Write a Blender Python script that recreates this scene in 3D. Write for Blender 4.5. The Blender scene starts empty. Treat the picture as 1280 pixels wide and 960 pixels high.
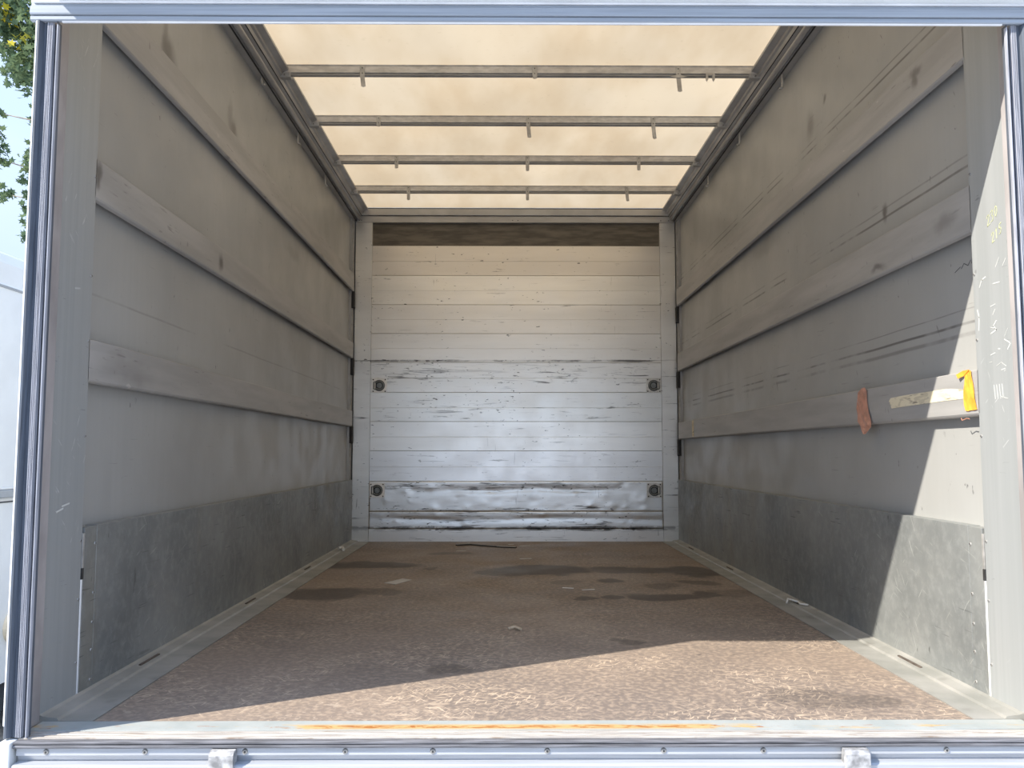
import bpy, bmesh, math, random
from mathutils import Vector, Matrix
random.seed(7)
S = bpy.context.scene
C = S.collection

# ------------------------------------------------------------------ camera
F_PX = 1060.0
PITCH = math.atan(86.0 / F_PX)
YAW = math.atan(7.0 / F_PX)
cam = bpy.data.cameras.new('camera')
cam.sensor_fit = 'HORIZONTAL'; cam.sensor_width = 36.0
cam.lens = 36.0 * F_PX / 1280.0
cam.clip_start = 0.05; cam.clip_end = 500
cam_o = bpy.data.objects.new('camera', cam); C.objects.link(cam_o)
cam_o.location = (-0.067, -2.017, 0.655)
cam_o.rotation_euler = (math.pi / 2 + PITCH, 0, -YAW)
S.camera = cam_o

# ------------------------------------------------------------------ light
S.view_settings.view_transform = 'Standard'
S.view_settings.look = 'None'
S.view_settings.gamma = 1.0
S.view_settings.use_curve_mapping = False
S.view_settings.exposure = 0.85

SUN_DIR = Vector((1.765, 1.01, -1.71)).normalized()      # travels right, into the box and down
sun = bpy.data.lights.new('sun', 'SUN'); sun.energy = 5.0; sun.angle = math.radians(0.53)
sun.color = (1.0, 0.935, 0.83)
sun_o = bpy.data.objects.new('sun', sun); C.objects.link(sun_o)
sun_o.location = (-6, -4, 8)
sun_o.rotation_euler = SUN_DIR.to_track_quat('-Z', 'Y').to_euler()

W = bpy.data.worlds.new('sky'); S.world = W; W.use_nodes = True
wn = W.node_tree.nodes; wl = W.node_tree.links; wn.clear()
tc = wn.new('ShaderNodeTexCoord'); sp = wn.new('ShaderNodeSeparateXYZ')
wl.new(tc.outputs['Generated'], sp.inputs[0])
rp = wn.new('ShaderNodeValToRGB'); rp.color_ramp.interpolation = 'EASE'
e = rp.color_ramp.elements
e[0].position = 0.0; e[0].color = (0.385, 0.445, 0.53, 1)
e[1].position = 0.9; e[1].color = (0.52, 0.80, 1.42, 1)
m_ = e.new(0.35); m_.color = (0.38, 0.49, 0.68, 1)
wl.new(sp.outputs[2], rp.inputs[0])
nz = wn.new('ShaderNodeTexNoise'); nz.inputs['Scale'].default_value = 3.2; nz.inputs['Detail'].default_value = 5
mp = wn.new('ShaderNodeMapping'); mp.inputs['Scale'].default_value = (1, 1, 2.6)
wl.new(tc.outputs['Generated'], mp.inputs[0]); wl.new(mp.outputs[0], nz.inputs['Vector'])
mr = wn.new('ShaderNodeMapRange'); mr.inputs[1].default_value = 0.42; mr.inputs[2].default_value = 0.72
mr.inputs[3].default_value = 0.0; mr.inputs[4].default_value = 0.45
wl.new(nz.outputs[0], mr.inputs[0])
mx = wn.new('ShaderNodeMix'); mx.data_type = 'RGBA'
wl.new(mr.outputs[0], mx.inputs['Factor']); wl.new(rp.outputs[0], mx.inputs['A'])
mx.inputs['B'].default_value = (0.50, 0.56, 0.64, 1)
bg = wn.new('ShaderNodeBackground'); bg.inputs[1].default_value = 1.12
wo = wn.new('ShaderNodeOutputWorld')
wl.new(mx.outputs['Result'], bg.inputs[0]); wl.new(bg.outputs[0], wo.inputs[0])
S.cycles.diffuse_bounces = 7
S.cycles.max_bounces = 12

# ------------------------------------------------------------------ materials
class NT:
    def __init__(self, name):
        self.m = bpy.data.materials.new(name); self.m.use_nodes = True
        self.t = self.m.node_tree; self.n = self.t.nodes; self.l = self.t.links
        self.b = self.n['Principled BSDF']
        g = self.n.new('ShaderNodeNewGeometry'); self.pos = g.outputs['Position']
    def put(self, sock, v):
        if isinstance(v, (int, float)): sock.default_value = v
        elif isinstance(v, tuple): sock.default_value = v if len(v) == len(sock.default_value) else (*v, 1)
        else: self.l.new(v, sock)
    def map(self, scale=(1, 1, 1), rot=(0, 0, 0), loc=(0, 0, 0), src=None):
        k = self.n.new('ShaderNodeMapping'); self.l.new(src or self.pos, k.inputs[0])
        k.inputs['Scale'].default_value = scale; k.inputs['Rotation'].default_value = rot
        k.inputs['Location'].default_value = loc
        return k.outputs[0]
    def noise(self, scale=1.0, detail=3, vec=None, dist=0.0, rough=0.55):
        k = self.n.new('ShaderNodeTexNoise'); self.l.new(vec or self.pos, k.inputs['Vector'])
        k.inputs['Scale'].default_value = scale; k.inputs['Detail'].default_value = detail
        k.inputs['Distortion'].default_value = dist; k.inputs['Roughness'].default_value = rough
        return k.outputs[0]
    def rng(self, v, a, b, c=0.0, d=1.0):
        k = self.n.new('ShaderNodeMapRange'); k.interpolation_type = 'SMOOTHSTEP'
        self.put(k.inputs[0], v)
        for i, x in ((1, a), (2, b), (3, c), (4, d)): self.put(k.inputs[i], x)
        return k.outputs[0]
    def math(self, op, a, b=0.0):
        k = self.n.new('ShaderNodeMath'); k.operation = op
        self.put(k.inputs[0], a); self.put(k.inputs[1], b)
        return k.outputs[0]
    def mix(self, f, a, b, mode='MIX'):
        k = self.n.new('ShaderNodeMix'); k.data_type = 'RGBA'; k.blend_type = mode
        self.put(k.inputs['Factor'], f); self.put(k.inputs['A'], a); self.put(k.inputs['B'], b)
        return k.outputs['Result']
    def xyz(self, src=None):
        k = self.n.new('ShaderNodeSeparateXYZ'); self.l.new(src or self.pos, k.inputs[0]); return k.outputs
    def bump(self, h, strength=0.2, dist=0.01):
        k = self.n.new('ShaderNodeBump'); k.inputs['Strength'].default_value = strength
        k.inputs['Distance'].default_value = dist; self.put(k.inputs['Height'], h)
        self.l.new(k.outputs[0], self.b.inputs['Normal'])
    def done(self, col, rough=0.5, metal=0.0, spec=0.5):
        self.put(self.b.inputs['Base Color'], col); self.put(self.b.inputs['Roughness'], rough)
        self.put(self.b.inputs['Metallic'], metal); self.b.inputs['Specular IOR Level'].default_value = spec
        return self.m
    # long thin scratches along one axis, gathered in patches
    def scratch(self, scale, lo, hi, patch=1.5, plo=0.45, phi=0.62, rot=(0, 0, 0), detail=2):
        a = self.rng(self.noise(1.0, detail, self.map(scale, src=self.map(rot=rot))), lo, hi)
        p = self.rng(self.noise(patch, 2, self.map(loc=(scale[0], scale[1], 3.1))), plo, phi)
        return self.math('MULTIPLY', a, p)

    # soot smudges: (x side, y, z, half width, half height, strength)
    def smudges(self, c, items, col):
        w = self.n.new('ShaderNodeTexNoise'); w.inputs['Scale'].default_value = 9.0; w.inputs['Detail'].default_value = 4
        self.l.new(self.pos, w.inputs['Vector'])
        a = self.n.new('ShaderNodeVectorMath'); a.operation = 'MULTIPLY_ADD'
        self.l.new(w.outputs['Color'], a.inputs[0]); a.inputs[1].default_value = (0, 0.08, 0.08); self.l.new(self.pos, a.inputs[2])
        for sx, y, z, ry, rz, k in items:
            v = self.map((1 / 0.6, 1 / ry, 1 / rz), loc=(-sx * 1.22 / 0.6, -(y + 0.04) / ry, -(z + 0.04) / rz), src=a.outputs[0])
            ln = self.n.new('ShaderNodeVectorMath'); ln.operation = 'LENGTH'; self.l.new(v, ln.inputs[0])
            c = self.mix(self.rng(ln.outputs['Value'], 0.2, 1.25, k, 0), c, col)
        return c

M = {}
def plain(name, col, rough=0.5, metal=0.0, var=0.12, scale=9.0, stretch=(1, 1, 1), spec=0.5):
    t = NT(name)
    n = t.noise(scale, 4, t.map(stretch))
    f = t.rng(n, 0.3, 0.7)
    d = tuple(c * (1 - var) for c in col); u = tuple(min(1, c * (1 + var)) for c in col)
    M[name] = t.done(t.mix(f, d, u), rough, metal, spec)
    return M[name]

def wall_panel_mat():
    t = NT('panel_paint')
    base = t.mix(t.rng(t.noise(1.3, 3), 0.3, 0.7), (0.325, 0.327, 0.317), (0.385, 0.387, 0.375))
    grain = t.rng(t.noise(1, 3, t.map((45, 45, 0.9))), 0.35, 0.7)
    c = t.mix(t.math('MULTIPLY', grain, 0.16), base, (0.31, 0.31, 0.295))
    soft = t.scratch((5, 5, 1.6), 0.62, 0.85, 0.9, 0.5, 0.75)
    c = t.mix(t.math('MULTIPLY', soft, 0.3), c, (0.20, 0.19, 0.18))
    s1 = t.scratch((40, 7, 110), 0.68, 0.74, 2.6, 0.48, 0.64)
    c = t.mix(t.math('MULTIPLY', s1, 0.4), c, (0.12, 0.11, 0.11))
    s2 = t.scratch((60, 60, 26), 0.70, 0.76, 3.0, 0.47, 0.62)
    c = t.mix(t.math('MULTIPLY', s2, 0.75), c, (0.07, 0.07, 0.07))
    s3 = t.scratch((45, 45, 9), 0.69, 0.74, 4.0, 0.50, 0.64, rot=(0.5, 0, 0))
    c = t.mix(t.math('MULTIPLY', s3, 0.6), c, (0.10, 0.095, 0.09))
    # rubbed lines left by cargo along the wall
    x = t.xyz()
    wob = t.math('MULTIPLY', t.math('SUBTRACT', t.noise(1.6, 2, t.map((1, 1, 0.01))), 0.5), 0.012)
    z = t.math('ADD', x[2], wob)
    brk = t.rng(t.noise(1, 3, t.map((1, 3.5, 0.3))), 0.40, 0.55)
    right = t.rng(x[0], 0.0, 0.1)
    tot = None
    for z0, w, k in ((1.955, 0.004, 0.8), (1.985, 0.003, 0.55), (1.468, 0.004, 0.75), (1.50, 0.003, 0.4), (1.022, 0.004, 0.85), (0.99, 0.006, 0.5), (1.062, 0.002, 0.5)):
        d = t.math('ABSOLUTE', t.math('SUBTRACT', z, z0))
        v = t.math('MULTIPLY', t.rng(d, w * 0.4, w * 1.5, 1, 0), k)
        tot = v if tot is None else t.math('MAXIMUM', tot, v)
    tot = t.math('MULTIPLY', t.math('MULTIPLY', tot, brk), right)
    c = t.mix(tot, c, (0.09, 0.085, 0.08))
    d = t.math('ABSOLUTE', t.math('SUBTRACT', z, 1.105))
    lf = t.math('MULTIPLY', t.math('MULTIPLY', t.rng(d, 0.0015, 0.005, 0.35, 0), brk), t.rng(x[0], -0.1, 0.0, 1, 0))
    c = t.mix(lf, c, (0.12, 0.11, 0.10))
    c = t.smudges(c, [(-1, 0.84, 2.045, 0.07, 0.06, 0.75), (-1, 0.80, 2.09, 0.03, 0.08, 0.5), (-1, 1.55, 2.035, 0.06, 0.06, 0.7), (-1, 1.50, 2.10, 0.03, 0.08, 0.4), (1, 0.852, 1.477, 0.02, 0.04, 0.9), (1, 1.54, 2.07, 0.05, 0.07, 0.5), (1, 1.37, 2.11, 0.02, 0.02, 0.8), (-1, 2.6, 1.75, 0.2, 0.04, 0.25), (1, 2.2, 1.7, 0.25, 0.05, 0.25)], (0.09, 0.085, 0.08))
    t.bump(t.noise(3, 3), 0.06, 0.02)
    M['panel'] = t.done(c, t.rng(t.noise(5, 3), 0.3, 0.7, 0.36, 0.5), 0.0, 0.5)
wall_panel_mat()

def board_mat():
    t = NT('rail_board_alu')
    c = t.mix(t.rng(t.noise(1, 4, t.map((10, 1.5, 14))), 0.3, 0.7), (0.33, 0.325, 0.315), (0.42, 0.412, 0.40))
    s = t.scratch((30, 9, 90), 0.64, 0.72, 2.2, 0.44, 0.62)
    c = t.mix(t.math('MULTIPLY', s, 0.5), c, (0.12, 0.11, 0.105))
    s = t.scratch((45, 45, 16), 0.69, 0.76, 3.3, 0.48, 0.62)
    c = t.mix(t.math('MULTIPLY', s, 0.6), c, (0.10, 0.095, 0.09))
    s = t.scratch((14, 14, 30), 0.70, 0.74, 3.0, 0.5, 0.65)
    c = t.mix(t.math('MULTIPLY', s, 0.35), c, (0.7, 0.68, 0.64))
    c = t.smudges(c, [(-1, 1.342, 1.42, 0.03, 0.035, 0.85), (-1, 0.31, 1.434, 0.02, 0.04, 0.8), (1, 0.532, 1.839, 0.05, 0.02, 0.6), (1, 0.55, 1.81, 0.02, 0.03, 0.6), (1, 0.847, 1.28, 0.06, 0.015, 0.7), (1, 0.40, 1.33, 0.08, 0.03, 0.4), (-1, 0.55, 0.90, 0.2, 0.05, 0.3)], (0.09, 0.085, 0.08))
    M['board'] = t.done(c, 0.5, 0.15)
board_mat()

def kick_mat():
    t = NT('kick_plate_alu')
    c = t.mix(t.rng(t.noise(2.0, 5), 0.3, 0.72), (0.20, 0.215, 0.215), (0.31, 0.32, 0.31))
    c = t.mix(t.math('MULTIPLY', t.rng(t.noise(24, 5, rough=0.65), 0.42, 0.68), 0.35), c, (0.40, 0.41, 0.40))
    st = t.rng(t.noise(1, 3, t.map((2, 5, 0.8))), 0.55, 0.75)
    c = t.mix(t.math('MULTIPLY', st, 0.3), c, (0.30, 0.27, 0.19))
    for sc, lo, hi, pl, ph, col, k in (((20, 5, 90), 0.66, 0.71, 0.45, 0.62, (0.08, 0.085, 0.085), 0.65),
                                       ((60, 60, 18), 0.70, 0.75, 0.48, 0.62, (0.06, 0.06, 0.06), 0.75)):
        c = t.mix(t.math('MULTIPLY', t.scratch(sc, lo, hi, 1.8, pl, ph), k), c, col)
    for r, k in ((0.5, 0.6), (-0.7, 0.55), (1.2, 0.5)):
        c = t.mix(t.math('MULTIPLY', t.scratch((120, 120, 9), 0.69, 0.73, 2.2, 0.45, 0.6, rot=(r, 0, 0)), k * 0.65), c, (0.62, 0.63, 0.60))
    t.bump(t.noise(2.5, 3), 0.12, 0.02)
    M['kick'] = t.done(c, t.rng(t.noise(7, 3), 0.3, 0.7, 0.42, 0.58), 0.35)
kick_mat()

def post_mat():
    t = NT('post_alu')
    c = t.mix(t.rng(t.noise(1, 4, t.map((45, 45, 0.8))), 0.25, 0.75), (0.345, 0.362, 0.362), (0.385, 0.40, 0.40))
    for r, k in ((0.4, 0.5), (-0.9, 0.45)):
        c = t.mix(t.math('MULTIPLY', t.scratch((110, 110, 12), 0.69, 0.73, 2.6, 0.50, 0.62, rot=(r, 0, 0)), k), c, (0.75, 0.76, 0.74))
    c = t.mix(t.math('MULTIPLY', t.scratch((30, 16, 110), 0.69, 0.74, 2.4, 0.5, 0.64), 0.5), c, (0.09, 0.095, 0.10))
    c = t.mix(t.math('MULTIPLY', t.scratch((25, 25, 11), 0.71, 0.77, 3.0, 0.5, 0.65), 0.5), c, (0.12, 0.12, 0.12))
    M['post'] = t.done(c, 0.48, 0.25)
post_mat()

def back_mat():
    t = NT('bulkhead_plank')
    oi = t.n.new('ShaderNodeObjectInfo')
    base = t.mix(t.rng(t.noise(1, 4, t.map((1.2, 1, 9))), 0.3, 0.72), (0.90, 0.895, 0.875), (0.98, 0.975, 0.955))
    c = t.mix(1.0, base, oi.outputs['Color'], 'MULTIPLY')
    x = t.xyz()
    # grime: stronger in the bands where the cargo rubs
    band = None
    for z0, w, k in ((1.345, 0.010, 0.30), (1.26, 0.10, 0.10), (1.19, 0.02, 0.07), (0.98, 0.09, 0.06), (0.405, 0.04, 0.13), (0.23, 0.03, 0.12), (0.16, 0.05, 0.09), (0.098, 0.02, 0.26), (0.02, 0.02, 0.06), (0.61, 0.05, 0.04)):
        d = t.math('ABSOLUTE', t.math('SUBTRACT', x[2], z0))
        v = t.rng(d, w * 0.3, w * 1.3, k, 0)
        band = v if band is None else t.math('MAXIMUM', band, v)
    edge = t.rng(t.math('ABSOLUTE', x[0]), 0.9, 1.07, 1.0, 0.55)
    band = t.math('MULTIPLY', band, edge)
    n1 = t.noise(1, 5, t.map((4.5, 1, 70)), 0.5, 0.62)
    f1 = t.rng(t.math('ADD', n1, band), 0.635, 0.715)
    patch = t.rng(t.noise(2.6, 3, t.map((1, 1, 1.4))), 0.40, 0.62, 0.25, 1)
    f1 = t.math('MULTIPLY', f1, patch)
    c = t.mix(t.math('MULTIPLY', f1, 0.88), c, (0.10, 0.095, 0.09))
    n2 = t.noise(1, 2, t.map((26, 1, 75)))
    f2 = t.math('MULTIPLY', t.rng(t.math('ADD', n2, t.math('MULTIPLY', band, 0.6)), 0.69, 0.75), t.rng(t.noise(3.3, 2), 0.42, 0.58))
    c = t.mix(t.math('MULTIPLY', f2, 0.9), c, (0.06, 0.055, 0.05))
    n3 = t.noise(1, 4, t.map((12, 1, 20)), 1.0, 0.6)
    f3 = t.math('MULTIPLY', t.rng(t.math('ADD', n3, t.math('MULTIPLY', band, 0.7)), 0.72, 0.80), 0.5)
    c = t.mix(f3, c, (0.16, 0.15, 0.14))
    v = t.math('MULTIPLY', t.scratch((70, 1, 7), 0.70, 0.74, 2.0, 0.5, 0.62), t.rng(x[2], 0.1, 0.5, 0.7, 0.25))
    c = t.mix(v, c, (0.12, 0.115, 0.11))
    dirt = t.math('MULTIPLY', t.rng(x[2], 0.06, 0.13, 0, 1), t.rng(x[2], 0.10, 0.12, 1, 0))
    c = t.mix(t.math('MULTIPLY', t.math('MULTIPLY', dirt, t.rng(t.noise(1, 3, t.map((14, 1, 30))), 0.38, 0.56)), 0.85), c, (0.07, 0.07, 0.07))
    t.bump(t.noise(5, 4, t.map((1, 1, 2))), 0.035, 0.015)
    M['plank'] = t.done(c, t.rng(t.noise(6, 3), 0.3, 0.7, 0.29, 0.36), 0.88)
back_mat()

STAINS = [(-0.87, 3.03, 0.30, 0.15, 0.75), (0.12, 2.79, 0.30, 0.20, 0.8), (-0.05, 2.72, 0.16, 0.16, 0.65), (0.72, 2.80, 0.34, 0.13, 0.7), (0.98, 2.75, 0.16, 0.22, 0.75),
          (0.472, 2.373, 0.07, 0.10, 0.75), (0.887, 2.344, 0.10, 0.06, 0.55), (0.66, 1.90, 0.19, 0.10, 0.75), (0.40, 1.894, 0.055, 0.07, 0.7), (0.86, 1.98, 0.06, 0.08, 0.7),
          (0.287, 1.874, 0.045, 0.06, 0.65), (-0.93, 2.0, 0.22, 0.16, 0.7), (-0.72, 2.05, 0.2, 0.08, 0.5), (0.36, 1.0, 0.07, 0.05, 0.5), (-0.235, 0.63, 0.06, 0.06, 0.45),
          (-0.52, 2.85, 0.05, 0.06, 0.5), (0.25, 2.36, 0.07, 0.07, 0.4), (0.70, 2.2, 0.07, 0.08, 0.4), (0.80, 0.30, 0.16, 0.10, 0.35), (-0.42, 3.6, 0.14, 0.08, 0.45), (1.0, 2.0, 0.12, 0.1, 0.35)]
def floor_mat():
    t = NT('floor_phenolic_ply')
    big = t.rng(t.noise(1.1, 4), 0.32, 0.7)
    c = t.mix(big, (0.165, 0.136, 0.118), (0.25, 0.197, 0.158))
    fine = t.rng(t.noise(55, 4), 0.42, 0.66)
    c = t.mix(t.math('MULTIPLY', fine, 0.55), c, (0.41, 0.32, 0.24))
    x = t.xyz()
    front = t.rng(x[1], 0.4, 1.9, 1.0, 0.38)
    for i, r in enumerate((0.0, 0.55, -0.6, 1.25, -1.2, 0.2)):
        s = t.scratch((120, 14, 1), 0.62, 0.68, 2.6, 0.38, 0.60, rot=(0, 0, r + math.pi / 2 * (i == 0)))
        c = t.mix(t.math('MULTIPLY', t.math('MULTIPLY', s, 0.75), front), c, (0.56, 0.44, 0.325))
    pale = t.math('MULTIPLY', t.rng(t.noise(38, 5, dist=1.5), 0.56, 0.66), t.rng(t.noise(1.7, 3), 0.46, 0.62))
    c = t.mix(t.math('MULTIPLY', pale, 0.5), c, (0.50, 0.41, 0.32))
    # oil stains soaked into the board
    wob = t.noise(4.5, 3)
    wobv = t.n.new('ShaderNodeTexNoise'); wobv.inputs['Scale'].default_value = 5.0; t.l.new(t.pos, wobv.inputs['Vector'])
    vm = t.n.new('ShaderNodeVectorMath'); vm.operation = 'MULTIPLY_ADD'
    t.l.new(wobv.outputs['Color'], vm.inputs[0]); vm.inputs[1].default_value = (0.24, 0.24, 0); t.l.new(t.pos, vm.inputs[2])
    tot = None
    for sx, sy, rx, ry, k in STAINS:
        v = t.map((1 / rx, 1 / ry, 0), loc=(-(sx + 0.12) / rx, -(sy + 0.12) / ry, 0), src=vm.outputs[0])
        ln = t.n.new('ShaderNodeVectorMath'); ln.operation = 'LENGTH'; t.l.new(v, ln.inputs[0])
        q = t.rng(ln.outputs['Value'], 0.80, 1.22, k, 0)
        tot = q if tot is None else t.math('MAXIMUM', tot, q)
    c = t.mix(tot, c, (0.042, 0.036, 0.035))
    sd = t.scratch((70, 10, 1), 0.67, 0.72, 2.0, 0.45, 0.6, rot=(0, 0, 0.9))
    c = t.mix(t.math('MULTIPLY', sd, 0.6), c, (0.07, 0.055, 0.05))
    t.bump(t.noise(120, 2), 0.12, 0.003)
    M['floor'] = t.done(c, t.rng(t.noise(3, 3), 0.3, 0.7, 0.5, 0.64), 0.0, 0.42)
floor_mat()

def strip_mat():
    t = NT('galvanised_strip')
    c = t.mix(t.rng(t.noise(6, 4), 0.3, 0.7), (0.30, 0.30, 0.275), (0.42, 0.41, 0.38))
    c = t.mix(t.math('MULTIPLY', t.scratch((8, 8, 8), 0.6, 0.75, 2.0, 0.45, 0.65), 0.5), c, (0.16, 0.15, 0.13))
    M['strip'] = t.done(c, 0.5, 0.3)
    t = NT('sill_plate_rusty')
    x = t.xyz()
    c = t.mix(t.rng(t.noise(9, 4), 0.3, 0.7), (0.33, 0.36, 0.35), (0.41, 0.43, 0.415))
    d = t.math('ABSOLUTE', t.math('SUBTRACT', x[1], 0.075))
    line = t.rng(d, 0.006, 0.028, 1, 0)
    along = t.rng(t.math('ABSOLUTE', t.math('SUBTRACT', x[0], -0.05)), 0.40, 0.66, 1, 0)
    n = t.noise(1, 6, t.map((9, 40, 1)), 0.6, 0.65)
    yel = t.math('MULTIPLY', line, t.rng(t.math('ADD', n, t.math('MULTIPLY', along, 0.26)), 0.55, 0.68))
    c = t.mix(t.math('MULTIPLY', yel, 0.85), c, (0.56, 0.36, 0.12))
    n2 = t.noise(1, 6, t.map((22, 90, 1)), 0.8, 0.7)
    rst = t.math('MULTIPLY', t.rng(d, 0.004, 0.018, 1, 0), t.rng(t.math('ADD', n2, t.math('MULTIPLY', along, 0.12)), 0.58, 0.68))
    c = t.mix(t.math('MULTIPLY', rst, 0.9), c, (0.34, 0.105, 0.015))
    M['sill_plate'] = t.done(c, 0.55, 0.15)
    t = NT('sill_edge_worn')
    c = t.mix(t.rng(t.noise(1, 4, t.map((5, 60, 1))), 0.35, 0.65), (0.36, 0.33, 0.30), (0.54, 0.51, 0.46))
    c = t.mix(t.math('MULTIPLY', t.rng(t.noise(1, 4, t.map((9, 190, 1))), 0.56, 0.66), 0.7), c, (0.22, 0.15, 0.10))
    M['sill_edge'] = t.done(c, 0.55, 0.1)
strip_mat()

def tarp_mat():
    t = NT('roof_tarpaulin'); t.n.remove(t.b)
    c = t.mix(t.rng(t.noise(1.0, 4, t.map((2.2, 0.9, 1), rot=(0, 0, 0.6))), 0.30, 0.72), (0.95, 0.80, 0.58), (0.78, 0.61, 0.40))
    c = t.mix(t.math('MULTIPLY', t.rng(t.noise(30, 3), 0.62, 0.75), 0.12), c, (0.45, 0.36, 0.25))
    tr = t.n.new('ShaderNodeBsdfTranslucent'); df = t.n.new('ShaderNodeBsdfDiffuse'); mxs = t.n.new('ShaderNodeMixShader')
    ct = t.mix(1.0, c, (0.435, 0.405, 0.36), 'MULTIPLY')
    t.l.new(ct, tr.inputs[0]); t.l.new(c, df.inputs[0]); mxs.inputs[0].default_value = 0.25
    t.l.new(tr.outputs[0], mxs.inputs[1]); t.l.new(df.outputs[0], mxs.inputs[2])
    out = [k for k in t.n if k.type == 'OUTPUT_MATERIAL'][0]
    t.l.new(mxs.outputs[0], out.inputs[0]); M['tarp'] = t.m
tarp_mat()

def leaf_mat(name, ca, cb):
    t = NT(name); t.n.remove(t.b)
    c = t.mix(t.rng(t.noise(2.5, 2), 0.35, 0.65), ca, cb)
    tr = t.n.new('ShaderNodeBsdfTranslucent'); df = t.n.new('ShaderNodeBsdfDiffuse'); mxs = t.n.new('ShaderNodeMixShader')
    t.l.new(c, tr.inputs[0]); t.l.new(c, df.inputs[0]); mxs.inputs[0].default_value = 0.6
    t.l.new(tr.outputs[0], mxs.inputs[1]); t.l.new(df.outputs[0], mxs.inputs[2])
    out = [k for k in t.n if k.type == 'OUTPUT_MATERIAL'][0]
    t.l.new(mxs.outputs[0], out.inputs[0]); M[name] = t.m
leaf_mat('leaf_green', (0.09, 0.14, 0.085), (0.17, 0.225, 0.11))
leaf_mat('leaf_yellow', (0.75, 0.62, 0.06), (0.62, 0.56, 0.10))

plain('frame_alu', (0.43, 0.42, 0.40), 0.45, 0.3, 0.12, 6, (1, 6, 6))
plain('rail_alu', (0.40, 0.395, 0.385), 0.4, 0.4, 0.12, 6)
plain('bow_alu', (0.55, 0.53, 0.50), 0.45, 0.25, 0.15, 7, (3, 1, 8))
plain('clip_steel', (0.42, 0.41, 0.39), 0.45, 0.4, 0.2, 30)
plain('dark_slot', (0.02, 0.02, 0.022), 0.7, 0, 0.3, 20)
plain('slot_rust', (0.085, 0.068, 0.055), 0.7, 0, 0.4, 30)
plain('slot_panel', (0.115, 0.098, 0.075), 0.4, 0, 0.35, 4, (1.5, 1, 9))
plain('rubber_dark', (0.085, 0.10, 0.125), 0.5, 0, 0.25, 8, (30, 30, 1))
plain('rubber_pale', (0.33, 0.34, 0.38), 0.55, 0, 0.3, 8, (60, 60, 1.5))
plain('rubber_header', (0.30, 0.335, 0.38), 0.55, 0, 0.12, 5, (0.6, 30, 30))
plain('rubber_sill', (0.13, 0.13, 0.14), 0.55, 0, 0.45, 4, (2.5, 60, 60))
plain('van_white', (0.56, 0.565, 0.545), 0.35, 0, 0.04, 4)
plain('lip_white', (0.74, 0.75, 0.76), 0.5, 0, 0.08)
plain('body_white', (0.72, 0.73, 0.72), 0.35, 0, 0.05, 4)
plain('reveal_mauve', (0.36, 0.335, 0.33), 0.55, 0.1, 0.2, 8, (1, 1, 0.5))
plain('profile_alu', (0.45, 0.465, 0.49), 0.38, 0.3, 0.1, 5, (1, 30, 30))
plain('bracket_steel', (0.36, 0.355, 0.35), 0.5, 0.2, 0.45, 45)
plain('screw_dark', (0.05, 0.05, 0.05), 0.5, 0.3, 0.3, 40)
plain('screw_grey', (0.34, 0.33, 0.31), 0.45, 0.4, 0.2, 60)
plain('rod_bright', (0.82, 0.82, 0.81), 0.3, 0.2, 0.05)
plain('ring_plate', (0.66, 0.66, 0.64), 0.4, 0.3, 0.18, 40)
plain('ring_plate_bright', (0.92, 0.92, 0.90), 0.4, 0.1, 0.05, 40)
plain('ring_dark', (0.045, 0.052, 0.055), 0.45, 0.3, 0.2, 40)
plain('ring_metal', (0.22, 0.24, 0.24), 0.4, 0.5, 0.2, 60)
plain('tape_brown', (0.47, 0.235, 0.165), 0.45, 0, 0.22, 35)
plain('tape_orange', (0.86, 0.36, 0.045), 0.5, 0, 0.2, 30)
plain('paper', (0.52, 0.51, 0.49), 0.6, 0, 0.08)
plain('strap_black', (0.03, 0.03, 0.03), 0.6, 0, 0.2)
plain('plastic_white', (0.75, 0.74, 0.70), 0.5, 0, 0.1)
plain('wood_chip', (0.50, 0.40, 0.28), 0.7, 0, 0.2, 60)
plain('chalk_yellow', (0.52, 0.54, 0.32), 0.8, 0, 0.1)
plain('chalk_white', (0.50, 0.51, 0.49), 0.8, 0, 0.1)
plain('pencil', (0.08, 0.085, 0.09), 0.7, 0, 0.1)
plain('asphalt', (0.40, 0.395, 0.385), 0.9, 0, 0.25, 14)
plain('tyre', (0.018, 0.02, 0.022), 0.8, 0, 0.3, 10)
plain('grey_trim', (0.24, 0.25, 0.25), 0.5, 0.1, 0.15, 8)
plain('cream_plastic', (0.62, 0.54, 0.40), 0.45, 0, 0.1)
plain('bark', (0.30, 0.26, 0.20), 0.9, 0, 0.35, 6)
def tape_res():
    t = NT('tape_residue')
    n = t.noise(1, 4, t.map((40, 16, 60)), 0.8)
    c = t.mix(t.rng(n, 0.50, 0.60), (0.70, 0.63, 0.46), (0.55, 0.49, 0.36))
    crk = t.scratch((30, 10, 90), 0.60, 0.66, 8, 0.4, 0.55)
    c = t.mix(t.math('MULTIPLY', crk, 0.8), c, (0.14, 0.12, 0.10))
    M['tape_residue'] = t.done(c, 0.7)
tape_res()

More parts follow.
